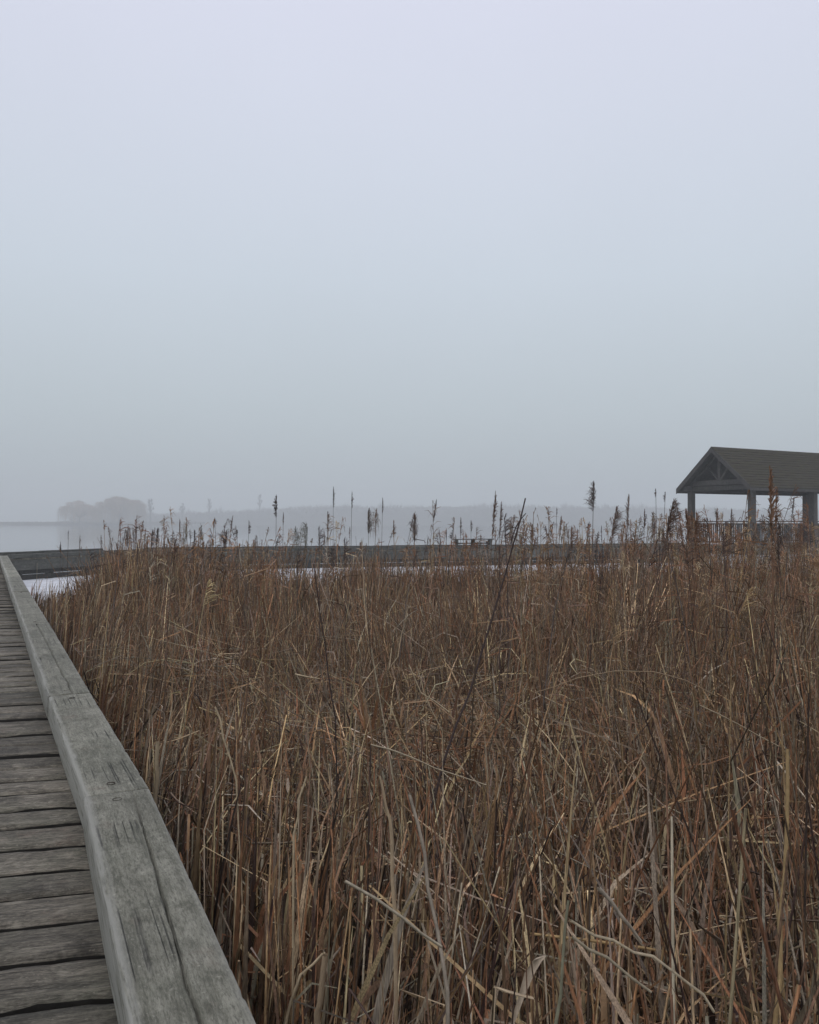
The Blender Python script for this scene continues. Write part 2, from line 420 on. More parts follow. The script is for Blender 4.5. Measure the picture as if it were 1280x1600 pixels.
def plank_mesh(length, width, skew, th, seed, nx=30, ny=6):
    """deck board: x from -length to 0, y across; ends cut parallel to the kerb"""
    vs = []; fs = []
    for i in range(nx+1):
        for j in range(ny+1):
            f = j/ny; y = (f-.5)*width; x = -length + length*i/nx
            if j in (0, ny):
                s = 1 if j else -1
                y += s*(.007*mnoise.noise(Vector((x*2.2, s*5, seed))) + .014*min(0, mnoise.noise(Vector((x*11, s*8, seed*2))))
                        - .022*max(0, mnoise.noise(Vector((x*3.1, s*3+20, seed)))-.22))
            z = -.004*(1-abs(2*f-1)**2)*(1 if seed % 2 else -1) + .0035*mnoise.noise(Vector((x*3, y*45, seed+9))) + .003*mnoise.noise(Vector((x*1.2, y*8, seed)))
            if j in (0, ny): z -= .008 + .014*max(0, mnoise.noise(Vector((x*7, seed, f*3))))
            vs.append((x + y*skew, y, z))
    n = len(vs)
    for i in range(nx):
        for j in range(ny):
            a = i*(ny+1)+j; fs.append((a, a+ny+1, a+ny+2, a+1))
    for (x, y, z) in list(vs): pass
    ring = [j for j in range(ny+1)] + [i*(ny+1)+ny for i in range(1, nx+1)] + [nx*(ny+1)+j for j in range(ny-1, -1, -1)] + [i*(ny+1) for i in range(nx-1, 0, -1)]
    low = [(vs[k][0], vs[k][1], -th) for k in ring]
    vs += low
    for k in range(len(ring)):
        k2 = (k+1) % len(ring); fs.append((ring[k], ring[k2], n+k2, n+k))
    nf = len(fs) - len(ring)
    mb = MB(); mb.add(vs, fs); me = mb.mesh('plank', M['plank'], True)
    me.materials.append(M['gap_shade'])
    for q, pl in enumerate(me.polygons):
        if q >= nf: pl.material_index = 1; pl.use_smooth = False
    return me

# ------------------------------------------------------------------ near boardwalk
bw = tag(empty('boardwalk', (KP.x, KP.y, 0)), 'grey weathered boardwalk with a thick timber kerb running away at the left', 'boardwalk')
PDIR = R(14); pdir = Vector((math.cos(PDIR), math.sin(PDIR), 0)); pn = Vector((-pdir.y, pdir.x, 0))
WID = 2.6; plen = WID/pdir.dot(NR); skew = math.tan(math.acos(min(1, pdir.dot(NR))))
step = .221/U.dot(pn)
fine_planks = [plank_mesh(plen, (.204, .199, .208, .196, .205, .201, .209, .198, .203)[s], -skew, .045, s, 64, 7) for s in range(9)]
far_planks = [plank_mesh(plen, .209, -skew, .045, s+40, 6, 2) for s in range(4)]
zr = random.Random(3)
s = -4.1; k = 0
while s < 26.2:
    p = U*s - NR*.012
    if s < 0: p = UA*s - NR*.012
    me = fine_planks[(k*5 + k//9) % 9] if -3 < s < 7 else far_planks[k % 4]
    o = link('plank', me, bw, (p.x, p.y, DECK - .006 + zr.uniform(-.012, .005)), (zr.uniform(-.03, .03), zr.uniform(-.002, .002), PDIR + zr.uniform(-.008, .008)))
    s += step; k += 1
# kerb timbers, joint by joint
joints = [0, 2.1, 6.2, 10.7, 14.6, 18.6, 22.4, 26.6]
def bolt(parent, x, y, z):
    mb = MB(); n = 10
    vs = []; fs = []
    for r, zz in ((.018, .0012), (.0165, .0016), (.015, -.003), (.009, -.004), (.007, -.002)):
        vs += [(x + r*math.cos(2*math.pi*i/n), y + r*math.sin(2*math.pi*i/n), z+zz) for i in range(n)]
    for a in range(4): fs += [(a*n+i, a*n+(i+1) % n, (a+1)*n+(i+1) % n, (a+1)*n+i) for i in range(n)]
    fs.append(tuple(range(4*n, 5*n))); mb.add(vs, fs)
    return mb.build('bolt', M['rust'], parent)
# the nearest timber, with the long drying check
LA = 4.4
a0 = -UA*LA
o = link('kerb_timber', kerb_mesh(LA-.016, KW, KH, 260, (.30, .72), 5), bw, (a0.x, a0.y, DECK), (0, 0, math.atan2(UA.y, UA.x)))
tag(o, 'nearest kerb timber split by a long drying check')
bolt(o, LA-.10, .13, KH); bolt(o, .3, .12, KH)
for i in range(len(joints)-1):
    L = joints[i+1]-joints[i]
    jit = (.001, -.003, .004, -.004, .006, -.003, .002)[i]
    p = U*joints[i] + NR*jit
    me = kerb_mesh(L-.008, KW-.002+.003*(i % 2), KH + (-.002, .001, -.002, .004, 0, .003, 0)[i], (130, 150, 60, 30, 24, 20, 20)[i], None if i not in (1,) else (.6, .5), 20+i, i < 3)
    o = link('kerb_timber', me, bw, (p.x, p.y, DECK), (0, 0, math.atan2(U.y, U.x) + (.0015, -.002, .001, -.001, .001, 0, 0)[i]))
    bolt(o, .12, .13, KH); bolt(o, L-.13, .12, KH)
# kerb on the far side of the deck, stringers and piles below
mb = MB(); mb.box((-4.4, WID-KW, DECK), (26.6, WID, DECK+KH), .012)
mb.build('kerb_timber', M['far_wood'], bw, (0, 0, 0), (0, 0, math.atan2(U.y, U.x)))
for off in (.05, 1.25, 2.45):
    mb = MB(); mb.box((-4.4, off, DECK-.30), (26.6, off+.09, DECK-.052))
    mb.build('stringer', M['post_wood'], bw, (0, 0, 0), (0, 0, math.atan2(U.y, U.x)))
mb = MB(); mb.box((-.11, -.11, -.7), (.11, .11, DECK-.30), .02); pile_me = mb.mesh('pile', M['post_wood'])
for sx in np.arange(-3.5, 26.5, 3.3):
    for off in (.16, 2.4):
        p = U*float(sx) - NR*off; link('pile', pile_me, bw, (p.x, p.y, 0), (0, 0, math.atan2(U.y, U.x)))

# ------------------------------------------------------------------ far boardwalk
fb = tag(empty('boardwalk', (B_.x, B_.y, 0)), 'low grey boardwalk crossing behind the reeds to the gazebo', 'boardwalk')
FW = 2.4
mb = MB(); mb.box((-.10, 0, -.05), (.10, FW, 0), .008); fplank = mb.mesh('plank', M['plank'])
mb = MB(); mb.box((-.12, -.12, -.7), (.12, .12, .42), .02); fpile = mb.mesh('pile', M['post_wood'])
for (a, b) in ((A_, B_), (B_, C_)):
    d = (b-a).normalized(); L = (b-a).length; ang = math.atan2(d.y, d.x); nl = Vector((-d.y, d.x, 0)); o0 = a - B_
    s = .1
    while s < L-.05:
        p = o0 + d*s; link('plank', fplank, fb, (p.x, p.y, DECK+random.uniform(-.004, .004)), (0, 0, ang)); s += .212
    s = 0; i = 0
    while s < L - .4:
        l = min(random.choice((3.4, 4.2, 4.8)), L-s)
        for off, nm in ((-.02, 0), (FW-.2, 1)):
            mb = MB(); mb.box((.006, 0, .012), (l-.006, .22, .145+random.uniform(-.006, .008)), .014, .003)
            p = o0 + d*s + nl*off
            mb.build('kerb_timber', M['far_wood'], fb, (p.x, p.y, DECK), (0, random.uniform(-.0015, .0015), ang))
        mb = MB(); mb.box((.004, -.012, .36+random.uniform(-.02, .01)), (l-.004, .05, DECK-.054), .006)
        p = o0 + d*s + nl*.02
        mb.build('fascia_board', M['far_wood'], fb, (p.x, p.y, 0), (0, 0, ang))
        s += l
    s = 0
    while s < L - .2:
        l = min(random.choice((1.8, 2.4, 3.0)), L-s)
        for (za, zb) in ((.195, .37), (.0, .185)):  # dark boards added to stand in for the shade under the deck
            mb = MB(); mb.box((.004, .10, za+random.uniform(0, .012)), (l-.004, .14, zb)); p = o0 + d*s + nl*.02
            mb.build('underdeck_shade', M['post_wood'], fb, (p.x, p.y, 0), (0, 0, ang))
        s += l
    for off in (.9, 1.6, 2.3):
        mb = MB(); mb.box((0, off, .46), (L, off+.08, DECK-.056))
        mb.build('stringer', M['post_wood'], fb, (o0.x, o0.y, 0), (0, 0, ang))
    s = .5
    while s < L:
        for off in (.28, 2.1):
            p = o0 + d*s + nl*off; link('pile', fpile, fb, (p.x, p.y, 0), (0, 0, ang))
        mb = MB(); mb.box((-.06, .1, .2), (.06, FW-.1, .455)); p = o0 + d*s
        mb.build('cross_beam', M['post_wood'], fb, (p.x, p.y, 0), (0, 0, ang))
        s += 3.1

# bench on the far boardwalk
d = (C_-B_).normalized(); nl = Vector((-d.y, d.x, 0))
bp = B_ + d*14.9 + nl*1.75
bench = tag(empty('bench', (bp.x, bp.y, DECK), math.atan2(d.y, d.x)), 'low backless wooden bench standing on the far boardwalk', 'bench')
for j in range(3):
    mb = MB(); mb.box((-1, -.2+j*.137, .40), (1, -.075+j*.137, .44), .005); mb.build('seat_slat', M['far_wood'], bench)
for x in (-.85, 0, .85):
    mb = MB(); mb.box((x-.045, -.16, 0), (x+.045, .16, .40), .006); mb.build('leg', M['far_wood'], bench)
mb = MB(); mb.box((-.8, -.03, .2), (.8, .03, .26)); mb.build('stretcher', M['far_wood'], bench)

# ------------------------------------------------------------------ gazebo
GA = math.atan2(.47, .88); GP = (15.43, 41.28, 0)
gz = tag(empty('gazebo', GP, GA), 'open timber gazebo with shingled gable roof and railing over the water', 'gazebo')
GD, GE, GT, YE, YP, X0, X1 = .82, 3.60, 5.60, 2.25, 1.87, -.6, 9.6
W_ = M['gazebo_wood']
for x in (0, 4.5, 9):
    for y in (-YP, YP):
        mb = MB(); mb.box((x-.14, y-.14, GD), (x+.14, y+.14, GE-.02), .015); p = mb.build('post', W_, gz)
        mb = MB(); mb.box((x-.17, y-.17, GD+.002), (x+.17, y+.17, GD+.20), .01); mb.build('post_base', W_, p)
        mb = MB(); mb.box((x-.15, y-.15, -.7), (x+.15, y+.15, GD-.4), .02); mb.build('pile', M['post_wood'], gz)
for y in (-YP, YP):
    mb = MB(); mb.box((-.45, y-.09, GE-.02), (9.45, y+.09, GE+.24), .01); mb.build('eaves_beam', W_, gz)
slope = math.atan2(GT-GE, YE)
for x in (.0, 4.5, 9):
    mb = MB(); mb.box((x-.08, -YP+.14, GE-.03), (x+.08, YP-.14, GE+.20), .01); mb.build('tie_beam', M['post_wood'], gz)
    mb = MB(); mb.box((x-.12, -1.72, GE+.22), (x-.02, 1.72, GE+.48), .01); mb.build('truss_chord', W_, gz)
    mb = MB(); mb.box((x-.12, -.07, GE+.485), (x-.03, .07, GT-.32), .008); mb.build('king_post', W_, gz)
    for sg in (-1, 1):
        mb = MB(); mb.bar((x-.072, sg*.1, GE+.50), (x-.072, sg*.62, GE+1.12), .08, .10, (1, 0, 0)); mb.build('strut', W_, gz)
        mb = MB(); mb.bar((x-.07, sg*2.0, GE+.12), (x-.07, sg*.0, GT-.20), .09, .16, (1, 0, 0)); mb.build('rafter', M['post_wood'], gz)
for sg in (-1, 1):
    name = 'roof_slope'
    mb = MB(); nc = 15; L = math.hypot(YE, GT-GE) + .02
    t_ = Vector((0, -sg*math.cos(slope), math.sin(slope))); nn = Vector((0, sg*math.sin(slope), math.cos(slope)))
    e0 = Vector((0, sg*(YE+.03), GE-.02))
    vs = []; fs = []
    nx = 24
    for c in range(nc):
        n0 = len(vs)
        for i in range(nx+1):
            x = X0 + (X1-X0)*i/nx
            z1 = .024 + .006*mnoise.noise(Vector((x*2, c*3.1, sg)))
            sa = L*c/nc + .012*mnoise.noise(Vector((x*1.3, c*5.7, sg+4)))
            for (sv, h) in ((sa, z1-.03), (sa, z1), (L*(c+1)/nc+.03 if c < nc-1 else L, .002)):
                q = e0 + t_*sv + nn*(h+.06); vs.append((x, q.y, q.z))
        for i in range(nx):
            a = n0+i*3
            fs += [(a, a+3, a+4, a+1), (a+1, a+4, a+5, a+2)]
    mb.add(vs, fs)
    rs = mb.build(name, M['roof'], gz)
    # boarding under the shingles
    mb = MB(); q0 = e0 + nn*.0; q1 = e0 + t_*(L-.02)
    vs = []
    for x in (X0+.02, X1-.02):
        for q in (q0, q1, q1+nn*.05, q0+nn*.05): vs.append((x, q.y, q.z))
    mb.add(vs, [(0,1,2,3),(4,7,6,5),(0,4,5,1),(1,5,6,2),(2,6,7,3),(3,7,4,0)])
    mb.build('sheathing', M['post_wood'], rs)
    mb = MB(); mb.box((X0-.01, sg*(YE+.03)-.025, GE-.12), (X1+.01, sg*(YE+.03)+.025, GE+.085)); mb.build('eaves_fascia', W_, gz)
    for x in (X0-.02, X1+.02):
        mb = MB(); mb.bar((x, sg*(YE+.02), GE-.05), (x, sg*.0, GT-.03), .045, .24, (1, 0, 0))
        # bar(): width across up x t, so swap roles by building with explicit plane
        mb = MB(); vv = []
        for xx in (x-.022, x+.022):
            for (y, z) in ((sg*(YE+.05), GE-.16), (sg*(YE+.05), GE+.10), (0, GT+.085), (0, GT-.18)): vv.append((xx, y, z))
        mb.add(vv, [(0,1,2,3),(4,7,6,5),(0,4,5,1),(1,5,6,2),(2,6,7,3),(3,7,4,0)])
        mb.build('rake_board', W_, gz)
mb = MB()
mb.add([(X0-.03, -.16, GT-.03), (X0-.03, 0, GT+.115), (X0-.03, .16, GT-.03), (X1+.03, -.16, GT-.03), (X1+.03, 0, GT+.115), (X1+.03, .16, GT-.03)],
       [(0, 1, 4, 3), (1, 2, 5, 4), (0, 2, 1), (3, 4, 5), (0, 3, 5, 2)])
mb.build('ridge_cap', M['roof'], gz)
# platform
mb = MB(); mb.box((-.11, -2.2, GD-.05), (.108, 2.2, GD), .006); gb = mb.mesh('deck_board', M['far_wood'])
for i in range(43): link('deck_board', gb, gz, (-.2+i*.225, 0, random.uniform(-.003, .003)))
for y in (-2.17, 2.17):
    mb = MB(); mb.box((-.3, y-.03, GD-.40), (9.34, y+.03, GD-.053)); mb.build('platform_fascia', M['far_wood'], gz)
for x in (-.27, 9.31):
    mb = MB(); mb.box((x-.03, -2.13, GD-.40), (x+.03, 2.13, GD-.053)); mb.build('platform_fascia', M['far_wood'], gz)
# railings
mb = MB(); mb.box((-.022, -.022, GD+.14), (.022, .022, GD+1.06)); bal = mb.mesh('baluster', W_)
def railing(x0, y0, x1, y1):
    r = empty('railing', (x0, y0, 0), math.atan2(y1-y0, x1-x0)); r.parent = gz
    L = math.hypot(x1-x0, y1-y0)
    mb = MB(); mb.box((0, -.07, GD+1.18), (L, .07, GD+1.225), .006); mb.build('handrail', W_, r)
    mb = MB(); mb.box((0, -.02, GD+1.04), (L, .02, GD+1.11)); mb.build('rail', W_, r)
    mb = MB(); mb.box((0, -.02, GD+.10), (L, .02, GD+.17)); mb.build('rail', W_, r)
    n = int(L/.15)
    for i in range(1, n): link('baluster', bal, r, (L*i/n, .043, 0))
for y in (-YP, YP):
    railing(.14, y, 4.36, y); railing(4.64, y, 8.86, y)
railing(0, -YP+.14, 0, -.35)
railing(9, -YP+.14, 9, YP-.14)
mb = MB(); mb.box((-.05, -.40, GD), (.05, -.30, GD+1.17), .008); mb.build('newel', W_, gz)

# ------------------------------------------------------------------ far shore, fog-faded
def ridge(name, pts, depth, mat, kind='structure'):
    """hill: list of (azimuth pixel, crest height, distance)"""
    mb = MB(); vs = []; cols = []
    n = 90
    xs = np.linspace(pts[0][0], pts[-1][0], n)
    hs = np.interp(xs, [p[0] for p in pts], [p[1] for p in pts]); ds = np.interp(xs, [p[0] for p in pts], [p[2] for p in pts])
    for x, h, d in zip(xs, hs, ds):
        a = math.atan((x-640)/F)
        for r, f in ((0, -.2), (.08, .18), (.3, .55), (.62, .92), (1, 1.0), (1.6, .75)):
            dd = d + depth*r
            z = h*f + (.06*h*mnoise.noise(Vector((x*.02, r*3, 1))) if f > 0 else 0)
            rr = dd/math.cos(a) if abs(a) < 1 else dd*1.6
            vs.append((dd*math.tan(a), dd, z))
    fs = [(i*6+k, (i+1)*6+k, (i+1)*6+k+1, i*6+k+1) for i in range(n-1) for k in range(5)]
    mb.add(vs, fs); return tag(mb.build(name, mat, smooth=True), kind=kind)
ridge('far_hill', [(40, 1.0, 810), (120, 5, 810), (205, 9, 810), (320, 12, 810), (420, 15.5, 810), (500, 18.5, 810), (800, 19, 810), (1050, 17, 810), (1280, 14, 810), (1900, 14, 810)], 100, M['hill'])
ridge('low_shore', [(-700, 3.4, 660), (-100, 2.8, 660), (60, 2.5, 640), (170, 2.8, 640), (300, 2.6, 640)], 90, M['hill'])

def tw_cols(n, base): return np.array(base)[None, :]*rng.uniform(.8, 1.25, (n, 1))
# the wood on the far hill reads as one mass
xs = rng.uniform(110, 1750, 5200); dd = rng.uniform(830, 940, 5200)
hill_h = np.interp(xs, [40, 205, 320, 420, 500, 800, 1050, 1280, 1900], [1, 9, 12, 15.5, 18.5, 19, 17, 14, 14])
zb = hill_h*np.interp((dd-810)/100, [0, .08, .3, .62, 1, 1.6], [-.2, .18, .55, .92, 1, .75])
X = (xs-640)/F*dd
grp = []
hgt = rng.uniform(2.2, 5.6, 5200)*(.45+1.2*vnoise(xs, xs*0, .035)*vnoise(xs, dd, .2)*1.6)
for k in range(5):
    t = np.linspace(0, 1, 3)[None, :, None]
    b = np.stack([X, dd, zb-.3], -1)[:, None, :]
    tip = np.stack([rng.normal(0, 1.3, 5200), rng.normal(0, 1.3, 5200), hgt*rng.uniform(.6, 1, 5200)], -1)[:, None, :]
    P = b + tip*np.concatenate([t[..., :1]**1.3, t[..., :1]**1.3, t], -1)
    Wd = np.repeat(np.array([[.35, .25, .1]]), 5200, 0)*rng.uniform(.6, 1.5, (5200, 1))
    grp.append((P, Wd, 2, tw_cols(5200, (.095, .078, .062))))
tag(link('distant_wood', blades_mesh('distant_wood', grp, M['twig'])), 'pale bare wood along the far shore fading into fog', 'wood', kind='stuff')
# reedy fringe of the low shore
n = 2600; xs = rng.uniform(-350, 320, n); dd = rng.uniform(660, 720, n); X = (xs-640)/F*dd
h = rng.uniform(.6, 1.8, n)
P = np.stack([np.stack([X+rng.normal(0, .3, n)*f, dd, 1.2+h*f*1.1], -1) for f in (0, .5, 1)], 1)
tag(link('shore_scrub', blades_mesh('shore_scrub', [(P, np.full((n, 3), .5), 2, tw_cols(n, (.10, .085, .065)))], M['twig'])), 'low scrub on the distant shore at far left', 'scrub', kind='stuff')

def tree(label, x, d, height, spread, droop, ntw, colr, base_z=1.0, lobes=9, group=None):
    b = Vector(((x-640)/F*d, d, base_z))
    root = tag(empty('willow_tree' if droop else 'bare_tree', b), label, 'tree', group)
    rnd = random.Random(int(x)); mb = MB(); tips = []
    th = height*(.28 if droop else .42)
    mb.tube([(0, 0, -1.5), (.01*spread, 0, th*.5), (0, 0, th)], [height*.03, height*.024, height*.018], 7)
    for i in range(lobes):
        a = 2.4*i + rnd.uniform(-.3, .3); f = math.sqrt((i+.3)/lobes)
        rr = spread*.43*f
        zz = height*(.90 - .40*f**2.2 + rnd.uniform(-.09, .07)) if droop else height*rnd.uniform(.5, .96)
        if not droop: rr = spread*.4*(1.15 - zz/height)
        tip = Vector((rr*math.cos(a), rr*math.sin(a), zz)); tips.append(tip)
        mb.tube([(0, 0, th*(.9 if droop else rnd.uniform(.5, .98))), (tip.x*.5, tip.y*.5, th+(zz-th)*.62), tip], [height*.013, height*.009, height*.003], 5)
    mb.build('trunk', M['bark'], root)
    ti = np.array([tips[i % len(tips)] for i in range(ntw)])
    u = rng.normal(0, 1, (ntw, 3)); u /= np.linalg.norm(u, axis=1, keepdims=True); u[:, 2] = np.abs(u[:, 2])
    if droop:
        rad = np.array([[spread*.13, spread*.13, height*.10]])*rng.uniform(.3, 1, (ntw, 1))
        end = ti + u*rad
        fall = rng.uniform(.15, 1.0, ntw)*(end[:, 2]+.6)
        out_ = end[:, :2]/(np.linalg.norm(end[:, :2], axis=1, keepdims=True)+.1)
        p2 = np.concatenate([end[:, :2] + out_*spread*.035, (end[:, 2]-fall*.45)[:, None]], 1)
        p3 = np.concatenate([p2[:, :2] + out_*spread*.012, (end[:, 2]-fall)[:, None]], 1)
        P = np.stack([ti, (ti+end)/2 + np.array([0, 0, height*.02]), end, p2, p3], 1)
        Wd = np.repeat(np.array([[.15, .13, .12, .10, .05]]), ntw, 0)*rng.uniform(.6, 1.4, (ntw, 1))
    else:
        end = ti + u*np.array([[spread*.16, spread*.16, height*.09]])*rng.uniform(.4, 1, (ntw, 1))
        P = np.stack([ti*.93, (ti+end)/2, end], 1); Wd = np.repeat(np.array([[.2, .15, .05]]), ntw, 0)
    link('crown', blades_mesh('crown', [(P, Wd, 2, tw_cols(ntw, colr))], M['twig']), root)
    return root
tree('broad rounded willow, the taller of two faded by fog at left', 186, 650, 22.5, 42, 1, 3000, (.34, .26, .18), 1.2, 26)
tree('lower round willow, left neighbour of the taller foggy willow', 124, 660, 18.5, 33, 1, 1900, (.38, .29, .20), 1.2, 20)
tree('thin bare tree just right of the foggy willows', 235, 720, 23, 11, 0, 420, (.09, .08, .07), 1.5, 16)
tree('faint bare tree above the far wood, second right of the willows', 285, 800, 19, 10, 0, 380, (.09, .08, .07), 4, 14)
tree('faint slender tree above the far wood, third right of the willows', 327, 820, 21, 9, 0, 360, (.09, .08, .07), 6, 14)
tree('faint spindly tree behind the tall dark reed spike at left', 406, 840, 22, 10, 0, 380, (.09, .08, .07), 9, 14)

# ------------------------------------------------------------------ the reed bed (nobody could count it)
def scatter(n, dmin, dmax, margin=.72):
    """points over the bed: right of the kerb, inside a wide wedge in front of the camera"""
    d = np.sqrt(rng.uniform(dmin**2, dmax**2, n)); x = rng.uniform(-margin, margin, n)*d + rng.uniform(-.4, .4, n)
    ok = (edge_side(x, d) > .10) & (d < bank_far(x) + rng.normal(0, .5, n))
    return x[ok], d[ok]

def lean_fix(x, d, lean):
    near = edge_side(x, d) < .7
    dot = lean[:, 0]*NR.x + lean[:, 1]*NR.y
    fix = near & (dot < 0)
    lean[fix, 0] -= 1.6*dot[fix]*NR.x; lean[fix, 1] -= 1.6*dot[fix]*NR.y
    return lean

def matted(x, d):
    m_ = np.exp(-((x-.2)/2.4)**2 - ((d-5.7)/1.7)**2) + .8*np.exp(-((x-1.15)/.55)**2 - ((d-2.8)/.6)**2) + .6*np.exp(-((x+1.4)/.7)**2 - ((d-7)/1.2)**2)
    return np.clip(m_*(.45+1.1*vnoise(x+7, d, 1.3)), 0, 1)

def bed_height(x, d):
    h = 1.0 + .22*(vnoise(x, d, .45)-.5) + .25*(vnoise(x, d, 1.7)-.5)
    h *= 1 + .16*np.clip((x/np.maximum(d, 1)-.1)/.35, 0, 1)           # taller towards the gazebo side
    az = x/np.maximum(d, 1)
    h *= 1 + .22*np.exp(-((az+.31)/.07)**2)*np.clip((d-9)/5, 0, 1)   # tall clump before the left end
    h *= 1 - .42*np.clip((-.375-az)/.03, 0, 1)*np.clip((d-9)/4, 0, 1)
    h *= 1 + .55*(vnoise(x+17, d, .8)-.5)*np.clip((d-8)/4, 0, 1)
    return h*(1-.38*matted(x, d))

def standing(n, dmin, dmax, L, hmul=(.62, 1.2), lean_sd=.08, bend_sd=.06, w=(.006, .011), sides=3, wts=(5, 5, 3, 1.6, 2, 3, 1.4), gap=.30):
    x, d = scatter(n, dmin, dmax)
    if len(x) > 40:                                  # gather most of them into tufts
        nc = max(4, len(x)//16); ci = rng.integers(0, nc, len(x)); pick = rng.choice(len(x), nc, replace=False)
        loose = rng.uniform(0, 1, len(x)) < .35
        cxs = x[pick][ci] + rng.normal(0, .055, len(x)); cds = d[pick][ci] + rng.normal(0, .055, len(x))
        x = np.where(loose, x, cxs); d = np.where(loose, d, cds)
        ok = edge_side(x, d) > .08; x, d, ci = x[ok], d[ok], ci[ok]
    else: ci = np.arange(len(x)); nc = len(x)
    keep = vnoise(x, d, 1.1)*.6 + vnoise(x, d, 3.1)*.4 > gap*rng.uniform(.6, 1.3, len(x))
    x, d, ci = x[keep], d[keep], ci[keep]; n = len(x)
    h = bed_height(x, d)*rng.uniform(*hmul, n)
    az = x/np.maximum(d, 1)
    tall = rng.uniform(0, 1, n) < .05 + .07*np.clip((az-.2)/.2, 0, 1)
    h = np.minimum(np.where(tall, h*rng.uniform(1.12, 1.6, n), h), rng.uniform(1.5, 1.8, n))
    cl = np.stack([vnoise(x, d, .6)-.5, vnoise(x+50, d, .6)-.5], -1)
    lean = lean_fix(x, d, rng.normal(0, lean_sd, (n, 2)) + cl*.22); bend = lean_fix(x, d, rng.normal(0, bend_sd, (n, 2)) + lean*.5)
    t = np.linspace(0, 1, L)[None, :, None]
    P = np.empty((n, L, 3)); hh = h[:, None, None]
    P[:, :, :2] = np.stack([x, d], -1)[:, None, :] + lean[:, None, :]*hh*t + bend[:, None, :]*hh*t*t
    P[:, :, 2] = (-.05 + hh*t*(1 - .3*(lean**2+bend**2).sum(1)[:, None, None]*t))[..., 0]
    W = rng.uniform(*w, n)[:, None]*np.linspace(1.05, .45, L)[None, :]
    tint = (colours(nc, wts)*np.exp(rng.normal(-.04, .42, (nc, 1))))[ci]; own = colours(n, wts); f_ = (rng.uniform(0, 1, n) < .6)[:, None]
    return P, W, sides, np.where(f_, tint*rng.uniform(.8, 1.2, (n, 1)), own)

def leaves(n, dmin, dmax, L=5, w=(.005, .014), wts=(4, 5, 4, 2.0, 2, 3, 2)):
    x, d = scatter(n, dmin, dmax); n = len(x)
    ln = rng.uniform(.45, 1.0, n)*bed_height(x, d); z0 = rng.uniform(0, .45, n)
    yaw = rng.uniform(0, 2*np.pi, n); out_ = rng.uniform(.05, .55, n); droop = rng.uniform(0, .65, n)**1.5
    t = np.linspace(0, 1, L)[None, :]
    dr = np.stack([np.cos(yaw), np.sin(yaw)], -1)*out_[:, None]; dr = lean_fix(x, d, dr)
    P = np.empty((n, L, 3))
    P[:, :, :2] = np.stack([x, d], -1)[:, None, :] + dr[:, None, :]*ln[:, None, None]*(t**1.4)[..., None]
    P[:, :, 2] = z0[:, None] + ln[:, None]*(t*(1-.35*out_[:, None]) - droop[:, None]*t**3)
    P[:, :, 2] = np.maximum(P[:, :, 2], .03)
    W = rng.uniform(*w, n)[:, None]*np.array([.8, 1.0, .95, .7, .15])[None, :L]
    return P, W, 2, colours(n, wts)

def kinked(n, dmin, dmax, w=(.006, .012), wts=(1, 3, 4, 4, 1.5, 3, 3), sides=3):
    x, d = scatter(n, dmin, dmax); n = len(x)
    h = bed_height(x, d)*rng.uniform(.35, .95, n); lean = lean_fix(x, d, rng.normal(0, .1, (n, 2)))
    yaw = rng.uniform(0, 2*np.pi, n); el = rng.normal(-.25, .45, n); ln = rng.uniform(.25, .9, n)
    b = np.stack([x, d, np.full(n, -.05)], -1); k = b + np.concatenate([lean, np.ones((n, 1))], 1)*h[:, None]
    dv = np.stack([np.cos(yaw)*np.cos(el), np.sin(yaw)*np.cos(el), np.sin(el)], -1)
    dv[:, :2] = lean_fix(x, d, dv[:, :2])
    e_ = k + dv*ln[:, None]; e_[:, 2] = np.maximum(e_[:, 2], .04)
    P = np.stack([b, (b+k)/2 + rng.normal(0, .012, (n, 3)), k, (k+e_)/2 + rng.normal(0, .012, (n, 3)), e_], 1)
    W = rng.uniform(*w, n)[:, None]*np.array([1, .95, .85, .7, .4])[None]
    return P, W, sides, colours(n, wts)

